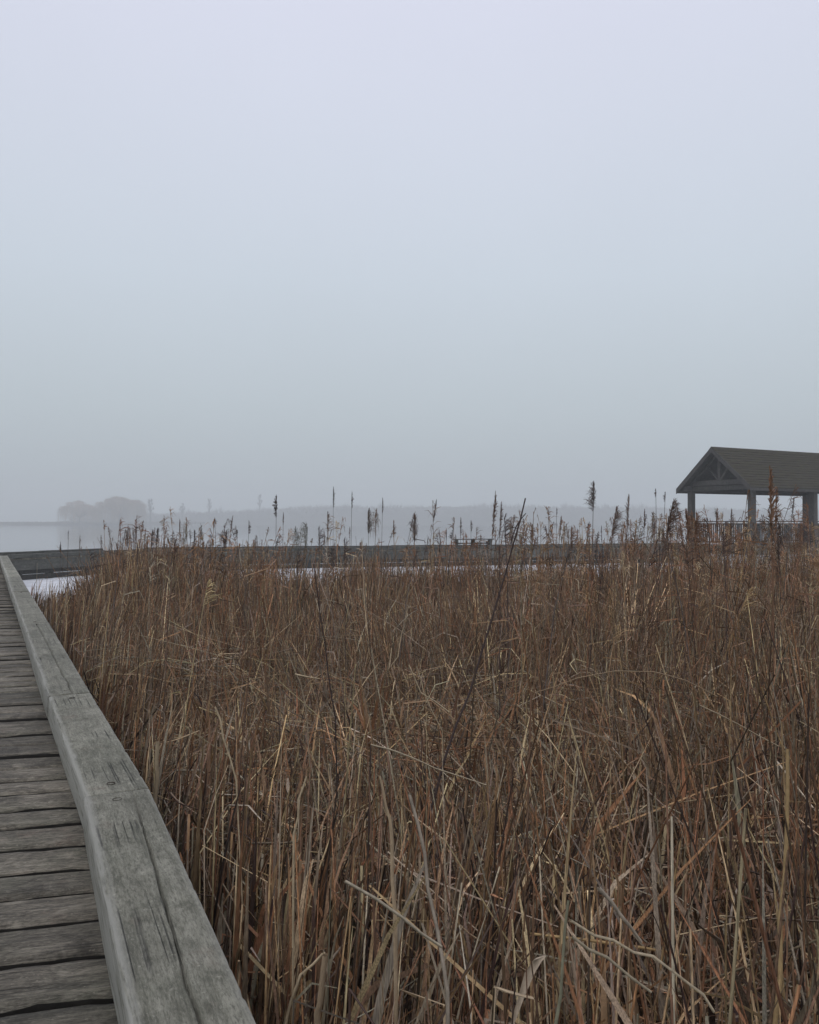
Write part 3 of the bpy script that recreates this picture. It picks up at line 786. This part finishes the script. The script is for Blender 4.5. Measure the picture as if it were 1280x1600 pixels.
def fringe(n, dmin, dmax):
    """taller reeds with loose brown tops, thickest towards the gazebo"""
    x, d = scatter(n, dmin, dmax, .55); az = x/d
    k = (az > -.37) & (rng.uniform(0, 1, len(x)) < (.22 + .78*np.clip((az+.02)/.3, 0, 1) + .35*np.exp(-((az+.28)/.09)**2))*np.clip(vnoise(x, d, .9)*1.7-.25, .1, 1))
    x, d, az = x[k], d[k], az[k]; n = len(x)
    h = rng.triangular(1.25, 1.65, 2.18, n) + .10*np.clip(az/.35, 0, 1)
    lean = lean_fix(x, d, rng.normal(.03, .07, (n, 2))); t = np.linspace(0, 1, 4)[None, :, None]
    P = np.empty((n, 4, 3)); hh = h[:, None, None]
    P[:, :, :2] = np.stack([x, d], -1)[:, None, :] + lean[:, None, :]*hh*t + lean[:, None, :]*hh*t*t*.5
    P[:, :, 2] = -.05 + (hh*t)[..., 0]
    c = colours(n, (6, 5, 2, .6, 2, 3, .5)); wd = np.maximum(.006, d*.0009)
    g_ = [(P, wd[:, None]*np.array([[1.1, 1, .8, .5]]), 3, c)]
    m_ = 26; tip = P[:, -1]; ax = P[:, -1]-P[:, -2]; ax /= np.linalg.norm(ax, axis=1, keepdims=True)
    f = rng.uniform(0, 1, (n, m_)); hl = rng.uniform(.10, .30, n)
    st = tip[:, None]-ax[:, None]*(hl[:, None]*(1-f))[..., None]
    sd = rng.normal(0, 1, (n, m_, 3))*np.array([1, 1, .3]) + rng.normal(0, .8, (n, 1, 3))*np.array([1, 1, 0])
    sd *= (hl[:, None]*.16*np.sin(np.pi*np.clip(f*.8+.15, 0, 1)))[..., None]
    md = st + sd*.7 + ax[:, None]*(hl[:, None]*.14)[..., None]
    en = st + sd*1.3 + ax[:, None]*(hl[:, None]*rng.uniform(-.12, .22, (n, m_)))[..., None]
    Q = np.stack([st, md, en], 2).reshape(-1, 3, 3)
    wq = np.repeat(np.maximum(.0035, d*.00055), m_)[:, None]*np.array([[.7, 1, .4]])*rng.uniform(.6, 1.4, (n*m_, 1))
    g_.append((Q, wq, 2, np.repeat(c*1.05, m_, 0)*rng.uniform(.75, 1.3, (n*m_, 1))))
    # leaves hanging from the upper stem
    for _ in range(2):
        a = P[:, 1] + (P[:, 3]-P[:, 1])*rng.uniform(.1, .8, (n, 1)); yaw = rng.uniform(0, 2*np.pi, n); l = rng.uniform(.15, .4, n)
        dv = np.stack([np.cos(yaw), np.sin(yaw), np.zeros(n)], -1)
        up_ = rng.uniform(.2, .8, n); L_ = np.stack([a, a + dv*(l*.3)[:, None] + np.array([0, 0, 1])*(l*up_)[:, None], a + dv*(l*.8)[:, None] + np.array([0, 0, 1])*(l*up_*.8)[:, None], a + dv*l[:, None] + np.array([0, 0, 1])*(l*(up_-.7))[:, None]], 1)
        g_.append((L_, np.maximum(.007, d*.001)[:, None]*np.array([[.7, 1, .8, .2]]), 2, c*1.1))
    return g_

def fallen(n, dmin, dmax, w=(.004, .010), wts=(1, 3, 4, 5, 1.5, 3, 4), zr=(.12, .85), patch=True):
    x, d = scatter(n, dmin, dmax)
    if patch:
        k = vnoise(x+30, d, .5)*.55 + .75*matted(x, d) > rng.uniform(.3, .85, len(x)); x, d = x[k], d[k]
    n = len(x)
    yaw = rng.normal(-.35, .8, n) + np.pi*rng.integers(0, 2, n); el = rng.normal(0, .28, n); ln = rng.uniform(.12, .8, n)*np.where(d < 4.5, .55, 1.0)
    c = np.stack([x, d, rng.uniform(*zr, n)*bed_height(x, d)], -1)
    dv = np.stack([np.cos(yaw)*np.cos(el), np.sin(yaw)*np.cos(el), np.sin(el)], -1)
    ends = c + dv*ln[:, None]/2; st = c - dv*ln[:, None]/2
    ok = (edge_side(ends[:, 0], ends[:, 1]) > .05) & (edge_side(st[:, 0], st[:, 1]) > .05)
    c, st, ends, n = c[ok], st[ok], ends[ok], int(ok.sum())
    st[:, 2] = np.maximum(st[:, 2], .03); ends[:, 2] = np.maximum(ends[:, 2], .03)
    sag = rng.normal(0, .05, (n, 3))
    sag = np.where((rng.uniform(0, 1, n) < .35)[:, None], sag*2.2, sag)
    P = np.stack([st, st*.67+ends*.33+sag, st*.33+ends*.67+sag, ends], 1)
    W = rng.uniform(*w, n)[:, None]*np.array([.9, 1, .9, .5])[None]
    return P, W, 3, colours(n, wts)

def area(a, b, m=.72): return m*(b*b-a*a)
bed = []
bed.append(standing(int(area(1.2, 5)*460), 1.2, 5, 5, w=(.004, .012), gap=.39, lean_sd=.11))
bed.append(standing(int(area(1.2, 6)*42), 1.2, 6, 5, w=(.010, .016), hmul=(.45, .95), wts=(2, 4, 3, 2, 2, 3, 2)))
bed.append(standing(int(area(5, 10)*400), 5, 10, 4, w=(.005, .010), lean_sd=.10))
bed.append(standing(int(area(10, 17)*260), 10, 17, 3, w=(.008, .013)))
bed.append(standing(int(area(17, 25)*90), 17, 25, 3, w=(.010, .016), gap=.42))
bed.append(leaves(int(area(1.2, 5)*330), 1.2, 5)); bed.append(leaves(int(area(1.2, 6)*110), 1.2, 6, w=(.014, .024), wts=(4, 5, 4, 1.2, 3, 4, 2))); bed.append(leaves(int(area(5, 10)*230), 5, 10)); bed.append(leaves(int(area(10, 18)*110), 10, 18, w=(.012, .02)))
bed += fringe(int(area(4.2, 17, .55)*13), 4.2, 17)
tag(link('reed_bed', blades_mesh('reed_bed', bed, M['reed'])), 'dense brown bed of dry standing reeds filling the marsh', 'reeds', kind='stuff')
mat_ = []
mat_.append(kinked(int(area(1.4, 5)*70), 1.4, 5)); mat_.append(kinked(int(area(5, 11)*70), 5, 11))
mat_.append(kinked(int(area(11, 18)*16), 11, 18, w=(.009, .015)))
mat_.append(fallen(int(area(1.9, 4.5)*230), 1.9, 4.5, w=(.004, .011), wts=(2, 4, 4, 2, 2, 4, 3))); mat_.append(fallen(int(area(4, 9)*380), 4, 9)); mat_.append(fallen(int(area(10, 16)*60), 10, 16, w=(.008, .012)))
mat_.append(fallen(int(area(1.9, 7)*120), 1.9, 7, zr=(.02, .18), patch=False))
mat_.append(kinked(int(area(1.4, 6)*110), 1.4, 6, w=(.008, .016), sides=2, wts=(2, 5, 5, 2.5, 3, 4, 3)))
tag(link('broken_reeds', blades_mesh('broken_reeds', mat_, M['straw'])), 'tangle of snapped and fallen straw-coloured reed stalks', 'reeds', kind='stuff')

# ------------------------------------------------------------------ reeds that stand out one by one
def one_blade(pts, w0, w1, c, sides=5):
    P = np.array([[tuple(p) for p in pts]]); L = P.shape[1]
    return P, np.linspace(w0, w1, L)[None], sides, np.array([c])

def head_blades(top, axis, length, kind, c, thin=1.0):
    """seed head: many thin plumelets along the top of the stem, hanging to one side"""
    top = np.array(top); ax = np.array(axis)/np.linalg.norm(axis)
    n = {'plume': 280, 'spike': 170, 'tuft': 70, 'bud': 150}[kind]; n = int(n*thin)
    f = rng.beta(1.3, 1.15, n); start = top - ax*(length*(1-f))[:, None]
    yaw = rng.uniform(0, 2*np.pi, n); sy = rng.uniform(0, 2*np.pi)
    side = np.stack([np.cos(yaw) + .7*np.cos(sy), np.sin(yaw) + .7*np.sin(sy), rng.normal(0, .25, n)], -1)
    prof = np.sin(np.pi*np.clip(f*.84+.13, 0, 1))**.8
    lump = .65 + .7*np.array([mnoise.noise(Vector((q*6, sy*9, 0)))*.5+.5 for q in f])
    r = length*{'plume': .25, 'spike': .10, 'bud': .15, 'tuft': .38}[kind]*prof*lump*rng.uniform(.25, 1, n)
    up = length*{'plume': .20, 'spike': .16, 'bud': .12, 'tuft': .18}[kind]*rng.uniform(.3, 1.1, n)
    dr = length*{'plume': .16, 'spike': .05, 'bud': .03, 'tuft': .7}[kind]*rng.uniform(0, 1, n)
    mid = start + side*(r*.75)[:, None] + ax*(up*.8)[:, None]
    end = start + side*r[:, None] + ax*up[:, None] - np.array([0, 0, 1.])*dr[:, None]
    P = np.stack([start, mid, end], 1)
    ww = length*{'plume': .012, 'spike': .013, 'tuft': .018, 'bud': .026}[kind]
    W = np.repeat(np.array([[.6, 1.0, .3]]), n, 0)*ww*rng.uniform(.6, 1.4, (n, 1))
    return P, W, 2, np.array(c)[None]*rng.uniform(.7, 1.35, (n, 1))

DARK, RUS, BRN, STR, GRY = (.10, .068, .054), (.20, .112, .066), (.15, .095, .066), (.33, .25, .15), (.14, .115, .10)
def reed(label, x, ytop, d, hl, kind, lean=0, c=BRN, xb=None, leaf=1, dz=0, stemw=.008):
    """x, ytop: where the tip stands in the photo at distance d; hl: head length in photo pixels; lean: foot offset in metres"""
    tip = px(x, ytop, d); base = Vector((tip.x - lean, d + dz, -.05))
    if edge_side(base.x, base.y) < .12: base.x = base.x + .3
    H = tip.z - base.z; hlen = hl/F*d
    sgn = 1 if lean >= 0 else -1
    pts = [base, base.lerp(tip, .35) + Vector((-.06*lean, 0, .0)), base.lerp(tip, .7) + Vector((-.05*lean, 0, 0)), tip]
    root = tag(empty('reed', base), label, 'reed', 'tall reeds rising above the bed')
    rel = [p - base for p in pts]
    sw = stemw*max(1, d/14)
    link('stem', blades_mesh('stem', [one_blade(rel, sw*1.1, sw*.5, c)], M['reed']), root)
    ax = rel[3]-rel[2]
    link('seed_head', blades_mesh('seed_head', [head_blades(rel[3], ax, hlen, kind, c)], M['reed']), root)
    for i in range(leaf):
        f = random.uniform(.45, .8); a = rel[0].lerp(rel[3], f); s_ = random.choice((-1, 1)); l = random.uniform(.22, .4)
        lf = [a, a + Vector((s_*l*.35, random.uniform(-.1, .1), l*.6)), a + Vector((s_*l*.85, random.uniform(-.1, .1), l*.55)), a + Vector((s_*l*1.1, 0, l*.2))]
        P = np.array([[tuple(p) for p in lf]])
        link('leaf', blades_mesh('leaf', [(P, np.array([[.006, .012, .009, .002]])*max(1, d/14), 2, np.array([c])*1.2)], M['reed']), root)
    return root

reed('small dark reed head over the left end of the far boardwalk', 95, 848, 15, 16, 'bud', .02, DARK, leaf=0)
reed('thin reed with slight tan head, second from the left kerb end', 125, 838, 15, 22, 'spike', .05, BRN, leaf=0)
reed('slim brown reed spike below the foggy willow crowns', 158, 838, 14, 22, 'spike', -.03, BRN)
reed('dark leaning reed spike under the right edge of the tall willow', 200, 822, 14, 22, 'spike', .10, BRN)
reed('slender reed beside the dark leaning spike under the willow', 209, 828, 15, 24, 'spike', .03, GRY)
reed('short bushy dark reed plume standing right of the foggy willows', 238, 830, 13, 26, 'plume', .06, DARK)
reed('bushy dark reed plume touching its short neighbour on the right', 247, 827, 13.5, 26, 'plume', .12, DARK)
reed('twin-headed dark reed, its left stem, right of the willows', 281, 812, 12, 24, 'spike', .03, BRN)
reed('pale drooping reed tuft beside the twin dark spikes', 291, 818, 12, 30, 'tuft', .05, (.20, .165, .11))
reed('dark upright reed bud a little right of the drooping tuft', 304, 829, 12, 22, 'bud', .02, DARK)
reed('reed leaning right with plume bent over above the left boardwalk', 364, 808, 11, 26, 'spike', .22, BRN)
reed('feathery reed below the bent-over plume', 354, 832, 11.5, 28, 'plume', .1, BRN)
reed('small oval dark reed bud left of the tallest left spike', 389, 815, 12, 20, 'bud', .02, DARK)
reed('reed with tip curled right close to the oval dark bud', 401, 838, 12, 20, 'tuft', .08, BRN)
reed('tallest dark spindle-headed reed of the left half', 432, 776, 10, 34, 'bud', .02, DARK, leaf=0)
reed('reed with rough head just right of the tall spindle head', 443, 802, 11, 20, 'spike', .03, BRN)
reed('olive tufted reed, left of a pair on the boardwalk line', 462, 826, 10, 30, 'tuft', -.05, (.12, .11, .07))
reed('olive tufted reed, right of a pair on the boardwalk line', 479, 818, 10, 34, 'tuft', .10, (.12, .11, .07))
reed('grey thin reed with faint tip left of the twin-tier spike', 521, 764, 13, 30, 'spike', .01, GRY, leaf=0)
reed('faint slender reed with small head beside the grey thin one', 512, 800, 13, 20, 'bud', .0, GRY, leaf=0)
reed('tall thin reed with a narrow dark head at centre left', 550, 770, 11, 26, 'spike', .03, DARK)
reed('low brown reed spike at the foot of the tall narrow-headed one', 547, 824, 12, 20, 'spike', .01, BRN, leaf=0)
reed('reed with shaggy brown tassel hanging near the centre', 588, 798, 9, 34, 'tuft', .06, (.15, .10, .06))
reed('thin reed topped by a dark point right of the shaggy tassel', 598, 780, 11, 24, 'spike', .04, DARK)
reed('ragged tan reed left of the shaggy tassel', 576, 799, 10, 36, 'plume', .01, (.14, .105, .07))
reed('short red-brown reed right of the dark pointed one', 615, 814, 12, 24, 'bud', -.02, RUS)
reed('loose feathery brown reed at centre over the boardwalk', 648, 806, 9, 42, 'plume', .02, BRN)
reed('long faint reed stalk leaning right at centre', 682, 784, 12, 34, 'spike', .30, GRY, leaf=0)
reed('small dark spike left of the far bench', 698, 828, 12, 18, 'spike', .04, DARK)
reed('slim dark reed bud above the left end of the bench', 736, 814, 12, 18, 'bud', .0, DARK)
reed('grey-brown reed spike a hand left of the bench bud', 720, 812, 11, 30, 'spike', .02, GRY)
reed('tall brown reed with long plume right of the bench', 774, 776, 7.5, 62, 'spike', .14, BRN)
reed('second tall plumed reed close right of the first by the bench', 783, 790, 8, 50, 'spike', .10, BRN)
reed('paired small reed bud, the left one', 857, 796, 11, 12, 'bud', .0, DARK, leaf=0)
reed('paired small reed bud, the right one', 870, 794, 11, 12, 'bud', .03, DARK, leaf=0)
reed('reed leaning right below the paired small buds', 877, 808, 9, 34, 'spike', .14, BRN)
reed('low brown bushy reed left of the big plume', 831, 822, 9, 28, 'plume', .02, BRN)
reed('biggest dark feathery reed plume, upright against the sky', 928, 757, 7, 44, 'plume', .05, DARK, leaf=0)
reed('short bushy reed at the foot of the biggest plume', 893, 826, 8, 34, 'plume', .04, RUS)
reed('brown reed bent to the right between big plume and gazebo', 963, 796, 6.5, 48, 'plume', .26, BRN)
reed('tall reed with forked brown tip right of the bent one', 983, 776, 6.5, 50, 'spike', .12, BRN)
reed('dark round reed bud high near the gazebo eave, left of two', 1025, 764, 8, 14, 'bud', -.02, DARK, leaf=0)
reed('dark slanted reed bud near the gazebo eave, right of two', 1040, 769, 8, 16, 'bud', .10, DARK, leaf=0)
reed('thick brown reed plume slanting right below the two buds', 1052, 784, 5.8, 60, 'plume', .36, (.12, .075, .05))
reed('thin reed left of the thick slanting plume', 1007, 798, 7, 30, 'spike', .03, BRN)
reed('russet reed before the gazebo left post', 1072, 800, 6, 44, 'plume', -.16, RUS)
reed('russet reed covering the gazebo left post foot', 1088, 806, 5.8, 56, 'plume', .04, RUS)
reed('reed with dark tip before the gazebo railing', 1143, 798, 6, 40, 'spike', .10, BRN)
reed('russet reed before the gazebo railing, left of the dark tip', 1120, 796, 6.5, 40, 'spike', .01, RUS)
reed('tall russet reed rising across the gazebo eave', 1204, 738, 4.6, 110, 'spike', -.03, RUS, leaf=2, stemw=.011)
reed('slim reed crossing the gazebo roof edge beside the tall russet one', 1214, 768, 4.8, 70, 'spike', .08, RUS, leaf=1)
reed('thin grey reed leaning right inside the gazebo opening', 1241, 778, 7, 30, 'spike', .22, GRY, leaf=0)

protos = []
for i in range(9):
    hgt = 1.0
    lean = random.uniform(-.10, .14)
    pts = [Vector((0, 0, -.05)), Vector((lean*.3, 0, .4)), Vector((lean*.65, 0, .75)), Vector((lean, random.uniform(-.03, .03), 1.0))]
    cc = (BRN, (.17, .105, .07), GRY, (.09, .06, .05), (.19, .135, .09))[i % 5]
    st = blades_mesh('stem', [one_blade(pts, .005, .0025, cc, 4)], M['reed'])
    kd = ('plume', 'spike', 'plume', 'spike', 'tuft', 'spike', 'plume', 'tuft', 'plume')[i]
    hd = blades_mesh('seed_head', [head_blades(pts[3], pts[3]-pts[2], random.uniform(.06, .13), kd, cc, .4)], M['reed'])
    protos.append((st, hd))
nr = random.Random(21); made = 0; small = []
while made < 150:
    u_ = nr.random()
    X_ = nr.uniform(60, 1290) if u_ < .5 else (nr.uniform(940, 1300) if u_ < .82 else nr.uniform(150, 340)); d_ = nr.uniform(5, 17)
    if u_ > .82: d_ = nr.uniform(11, 17)
    yt = nr.triangular(800, 880, 852) - (14 if X_ > 980 else 0)
    top = px(X_, yt, d_); h_ = top.z + .02
    if h_ < .9 or h_ > 2.1 or d_ > float(bank_far(top.x)) or float(edge_side(top.x, d_)) < .3: continue
    r_ = tag(empty('reed', (top.x, d_, 0), nr.choice((0, 0, .4, -.5, 2.6))), None, 'reed', 'small-headed reeds along the top of the bed')
    st, hd = nr.choice(protos); w_ = h_*nr.uniform(.9, 1.3)*max(1, d_/12)
    a_ = link('stem', st, r_); b_ = link('seed_head', hd, r_)
    r_.scale = (w_, w_, h_); small.append((X_, r_))
    made += 1
MARKS = [(70, 'by the left kerb end'), (125, 'under the lower willow'), (187, 'under the taller willow'), (240, 'by the bushy plumes'),
         (300, 'by the drooping tuft'), (375, 'by the bent-over plume'), (440, 'by the tall spindle head'), (535, 'by the narrow-headed reed'), (595, 'by the shaggy tassel'),
         (660, 'by the feathery centre reed'), (760, 'before the far bench'), (850, 'below the paired small buds'), (925, 'round the biggest plume'),
         (985, 'by the fork-tipped reed'), (1045, 'by the thick slanting plume'), (1085, 'at the gazebo left post'), (1140, 'before the gazebo railing'), (1205, 'round the tall russet reed'), (1265, 'before the third gazebo post')]
ORD = 'first second third fourth fifth sixth seventh eighth ninth tenth eleventh twelfth thirteenth fourteenth fifteenth sixteenth seventeenth eighteenth nineteenth twentieth'.split()
cnt = {}
for X_, r_ in sorted(small, key=lambda q: q[0]):
    mk = min(MARKS, key=lambda q: abs(q[0]-X_))[1]; i_ = cnt.get(mk, 0); cnt[mk] = i_+1
    r_['label'] = 'slender small-headed reed, %s from left %s' % (ORD[min(i_, 19)], mk)

def stalk(label, pts, ds, w0, w1, c, sides=4, foot=None, cat='reed stalk', name='reed_stalk'):
    """a stalk that stands out: photo points with their distances; foot adds a root in the mud"""
    ym = sum(p[1] for p in pts)/len(pts) if foot is None else min(p[1] for p in pts)*.7 + .3*max(p[1] for p in pts)
    k_ = min(1.0, (.68*F/(ym-HOR))/ds[0]) if ym > 900 else 1.0
    while k_ < 1 and float(edge_side((pts[-1][0]-640)/F*ds[-1]*k_, ds[-1]*k_)) < .12: k_ = min(1.0, k_ + .04)
    P = [px(x, y, d*k_) for (x, y), d in zip(pts, ds)]
    if foot is not None: P.append(Vector((P[-1].x + foot, P[-1].y + .05, -.05)))
    for p in P: p.z = max(p.z, -.05)
    b = Vector((P[-1].x, P[-1].y, 0)); rel = [p-b for p in P]
    sub = []
    for i in range(len(rel)-1):
        for f in (0, .5): sub.append(rel[i].lerp(rel[i+1], f) + Vector((random.uniform(-1, 1), random.uniform(-1, 1), random.uniform(-1, 1)))*.004)
    sub.append(rel[-1])
    o = link(name, blades_mesh(name, [one_blade(sub, w0*k_, w1*k_, c, sides)], M['straw']), None, b)
    return tag(o, label, cat, 'stalks that stand out in the reed bed')

LS = (.42, .33, .21)
stalk('long dark stalk leaning right from the middle of the bed to the sky', [(822, 778), (802, 850), (770, 960), (735, 1080), (692, 1190), (668, 1280)], [3.5, 3.45, 3.4, 3.3, 3.2, 3.15], .006, .012, (.05, .034, .03), 5, -.08)
stalk('dark side twig at the top of the long leaning stalk', [(822, 802), (806, 822), (798, 850)], [3.5, 3.49, 3.45], .004, .006, (.05, .034, .03))
stalk('thin dark curved stem left of centre', [(490, 880), (500, 960), (508, 1010), (520, 1090), (526, 1150)], [3.7]*5, .004, .007, (.05, .034, .03), 4, .02)
stalk('pale straw stalk zigzagging in the middle of the bed', [(645, 930), (632, 970), (628, 990), (622, 1025), (607, 1046), (612, 1012)], [6.8, 6.8, 6.8, 6.7, 6.7, 6.75], .004, .011, LS)
stalk('pale forked straw leaning left below the zigzag stalk', [(638, 1038), (658, 1082), (702, 1112)], [5.6]*3, .010, .008, LS)
stalk('pale prong beside the forked straw below the zigzag stalk', [(652, 1042), (662, 1080), (690, 1140)], [5.6]*3, .008, .006, LS, 4, .03)
stalk('long pale stalk lying across the middle of the bed', [(580, 1162), (640, 1180), (680, 1198), (760, 1225)], [4.6]*4, .009, .006, (.34, .28, .19))
stalk('pale short stalk lying left of the thin dark stem', [(462, 1052), (500, 1060)], [6, 6], .012, .008, LS)
stalk('tall pale stalk leaning right in the left middle', [(452, 1018), (470, 1070), (482, 1130)], [5.6]*3, .007, .009, (.30, .24, .16), 4, .05)
stalk('bright broken stem leaning over beside the left kerb half way', [(338, 1105), (352, 1150), (372, 1215)], [4.1]*3, .013, .010, LS, 4, .04)
stalk('thick pale stub standing right beside the kerb', [(248, 1158), (246, 1210), (243, 1290)], [3.7]*3, .018, .019, (.32, .25, .16), 5, 0)
stalk('bright upright stem topped by a bent leaf, left foreground', [(480, 1212), (468, 1250), (462, 1300)], [3.5]*3, .008, .012, LS, 4, -.02)
stalk('broad pale upright stalk in the centre foreground', [(592, 1208), (602, 1255), (612, 1310), (616, 1430)], [3.2, 3.2, 3.2, 3.15], .008, .020, (.36, .27, .17), 5, .01)
stalk('bent straw stem hooking right at the bottom left', [(508, 1483), (470, 1518), (456, 1560), (446, 1600)], [2.35]*4, .011, .009, LS, 4, -.03)
stalk('thick tan stalk right of the hooked straw stem', [(508, 1488), (500, 1560), (495, 1600)], [2.3]*3, .017, .019, (.26, .19, .12), 5, 0)
stalk('grey stalk bent down to the right in the foreground centre', [(640, 1240), (662, 1330), (680, 1440), (702, 1540)], [2.9, 2.85, 2.8, 2.7], .012, .014, (.28, .235, .18), 4, 0)
stalk('long thin stalk slanting down across the foreground centre', [(540, 1375), (630, 1430), (690, 1475)], [2.7, 2.7, 2.75], .010, .009, (.34, .29, .21))
stalk('thin arched stalk bowing over in the right of the bed', [(838, 1082), (900, 1060), (960, 1049), (1020, 1050), (1070, 1062), (1120, 1088)], [5]*6, .006, .007, (.28, .20, .12))
stalk('thin pale stalk slanting to the right frame edge below the gazebo', [(1145, 930), (1210, 958), (1300, 992)], [7]*3, .006, .007, (.27, .21, .145))
stalk('pale stalk slanting down at the right of the bed', [(1090, 1100), (1150, 1128), (1215, 1165)], [4.6]*3, .008, .007, (.32, .25, .16))
stalk('tall straw-yellow stem upright at the right foreground', [(1228, 1172), (1226, 1300), (1218, 1430), (1205, 1600)], [2.7, 2.65, 2.6, 2.5], .012, .017, (.33, .23, .11), 5, 0)
stalk('long pale stalk fallen across the bottom right', [(890, 1440), (960, 1468), (1020, 1492), (1070, 1525), (1112, 1575)], [2.5]*5, .010, .011, (.38, .31, .21))
stalk('second fallen stalk just below the long pale one at bottom right', [(892, 1462), (945, 1490), (1015, 1545)], [2.4]*3, .010, .008, (.30, .25, .17))
stalk('stalk with a knobbed end slanting in the right foreground', [(935, 1388), (965, 1425), (1000, 1468)], [2.7]*3, .014, .010, (.30, .25, .19))
stalk('green-grey pair-like stem upright at the bottom right of centre', [(888, 1400), (880, 1500), (868, 1600)], [2.4]*3, .010, .014, (.22, .21, .14), 4, 0)

def leafblade(label, pts, ds, widths, c):
    P = [px(x, y, d*.74) for (x, y), d in zip(pts, ds)]; widths = [q*.8 for q in widths]; P.append(Vector((P[-1].x-.05, P[-1].y+.08, 0)))
    b = Vector((P[-1].x, P[-1].y, 0)); mb = MB(); vs = []
    for p, w_ in zip(P, list(widths)+[widths[-1]*.6]):
        q = p-b
        vs += [(q.x-w_/2, q.y+.1*w_, q.z), (q.x, q.y+.35*w_, q.z+.004), (q.x+w_/2, q.y-.1*w_, q.z)]
    fs = []
    for i in range(len(P)-1): fs += [(i*3, i*3+1, i*3+4, i*3+3), (i*3+1, i*3+2, i*3+5, i*3+4)]
    mb.add(vs, fs); me = mb.mesh('reed_leaf', M['straw'], True)
    at = me.color_attributes.new('Col', 'FLOAT_COLOR', 'POINT')
    at.data.foreach_set('color', np.tile(np.array([*c, 1.0]), len(me.vertices)))
    return tag(link('reed_leaf', me, None, b), label, 'reed leaf')
leafblade('pale curled reed leaf standing out at the bottom centre', [(850, 1490), (838, 1497), (826, 1516), (814, 1550), (800, 1592)], [2.3]*5, [.006, .022, .024, .016, .010], (.46, .37, .27))
leafblade('light dry leaf lying beside the curled leaf at the bottom', [(832, 1556), (815, 1552), (790, 1545), (772, 1538)], [2.25]*4, [.006, .012, .012, .008], (.44, .34, .22))

# ------------------------------------------------------------------ fog
mb = MB(); mb.box((-1290, -1290, -1.7), (1290, 1290, 44))
hz = tag(mb.build('haze', None), 'pale grey fog over the marsh', 'fog', kind='stuff')
hm = bpy.data.materials.new('fog'); hm.use_nodes = True; ht = hm.node_tree; ht.nodes.clear()
ho = ht.nodes.new('ShaderNodeOutputMaterial'); pv = ht.nodes.new('ShaderNodeVolumePrincipled')
pv.inputs['Color'].default_value = (.93, .965, .965, 1); pv.inputs['Density'].default_value = .0017
ht.links.new(pv.outputs[0], ho.inputs['Volume']); hz.data.materials.append(hm)
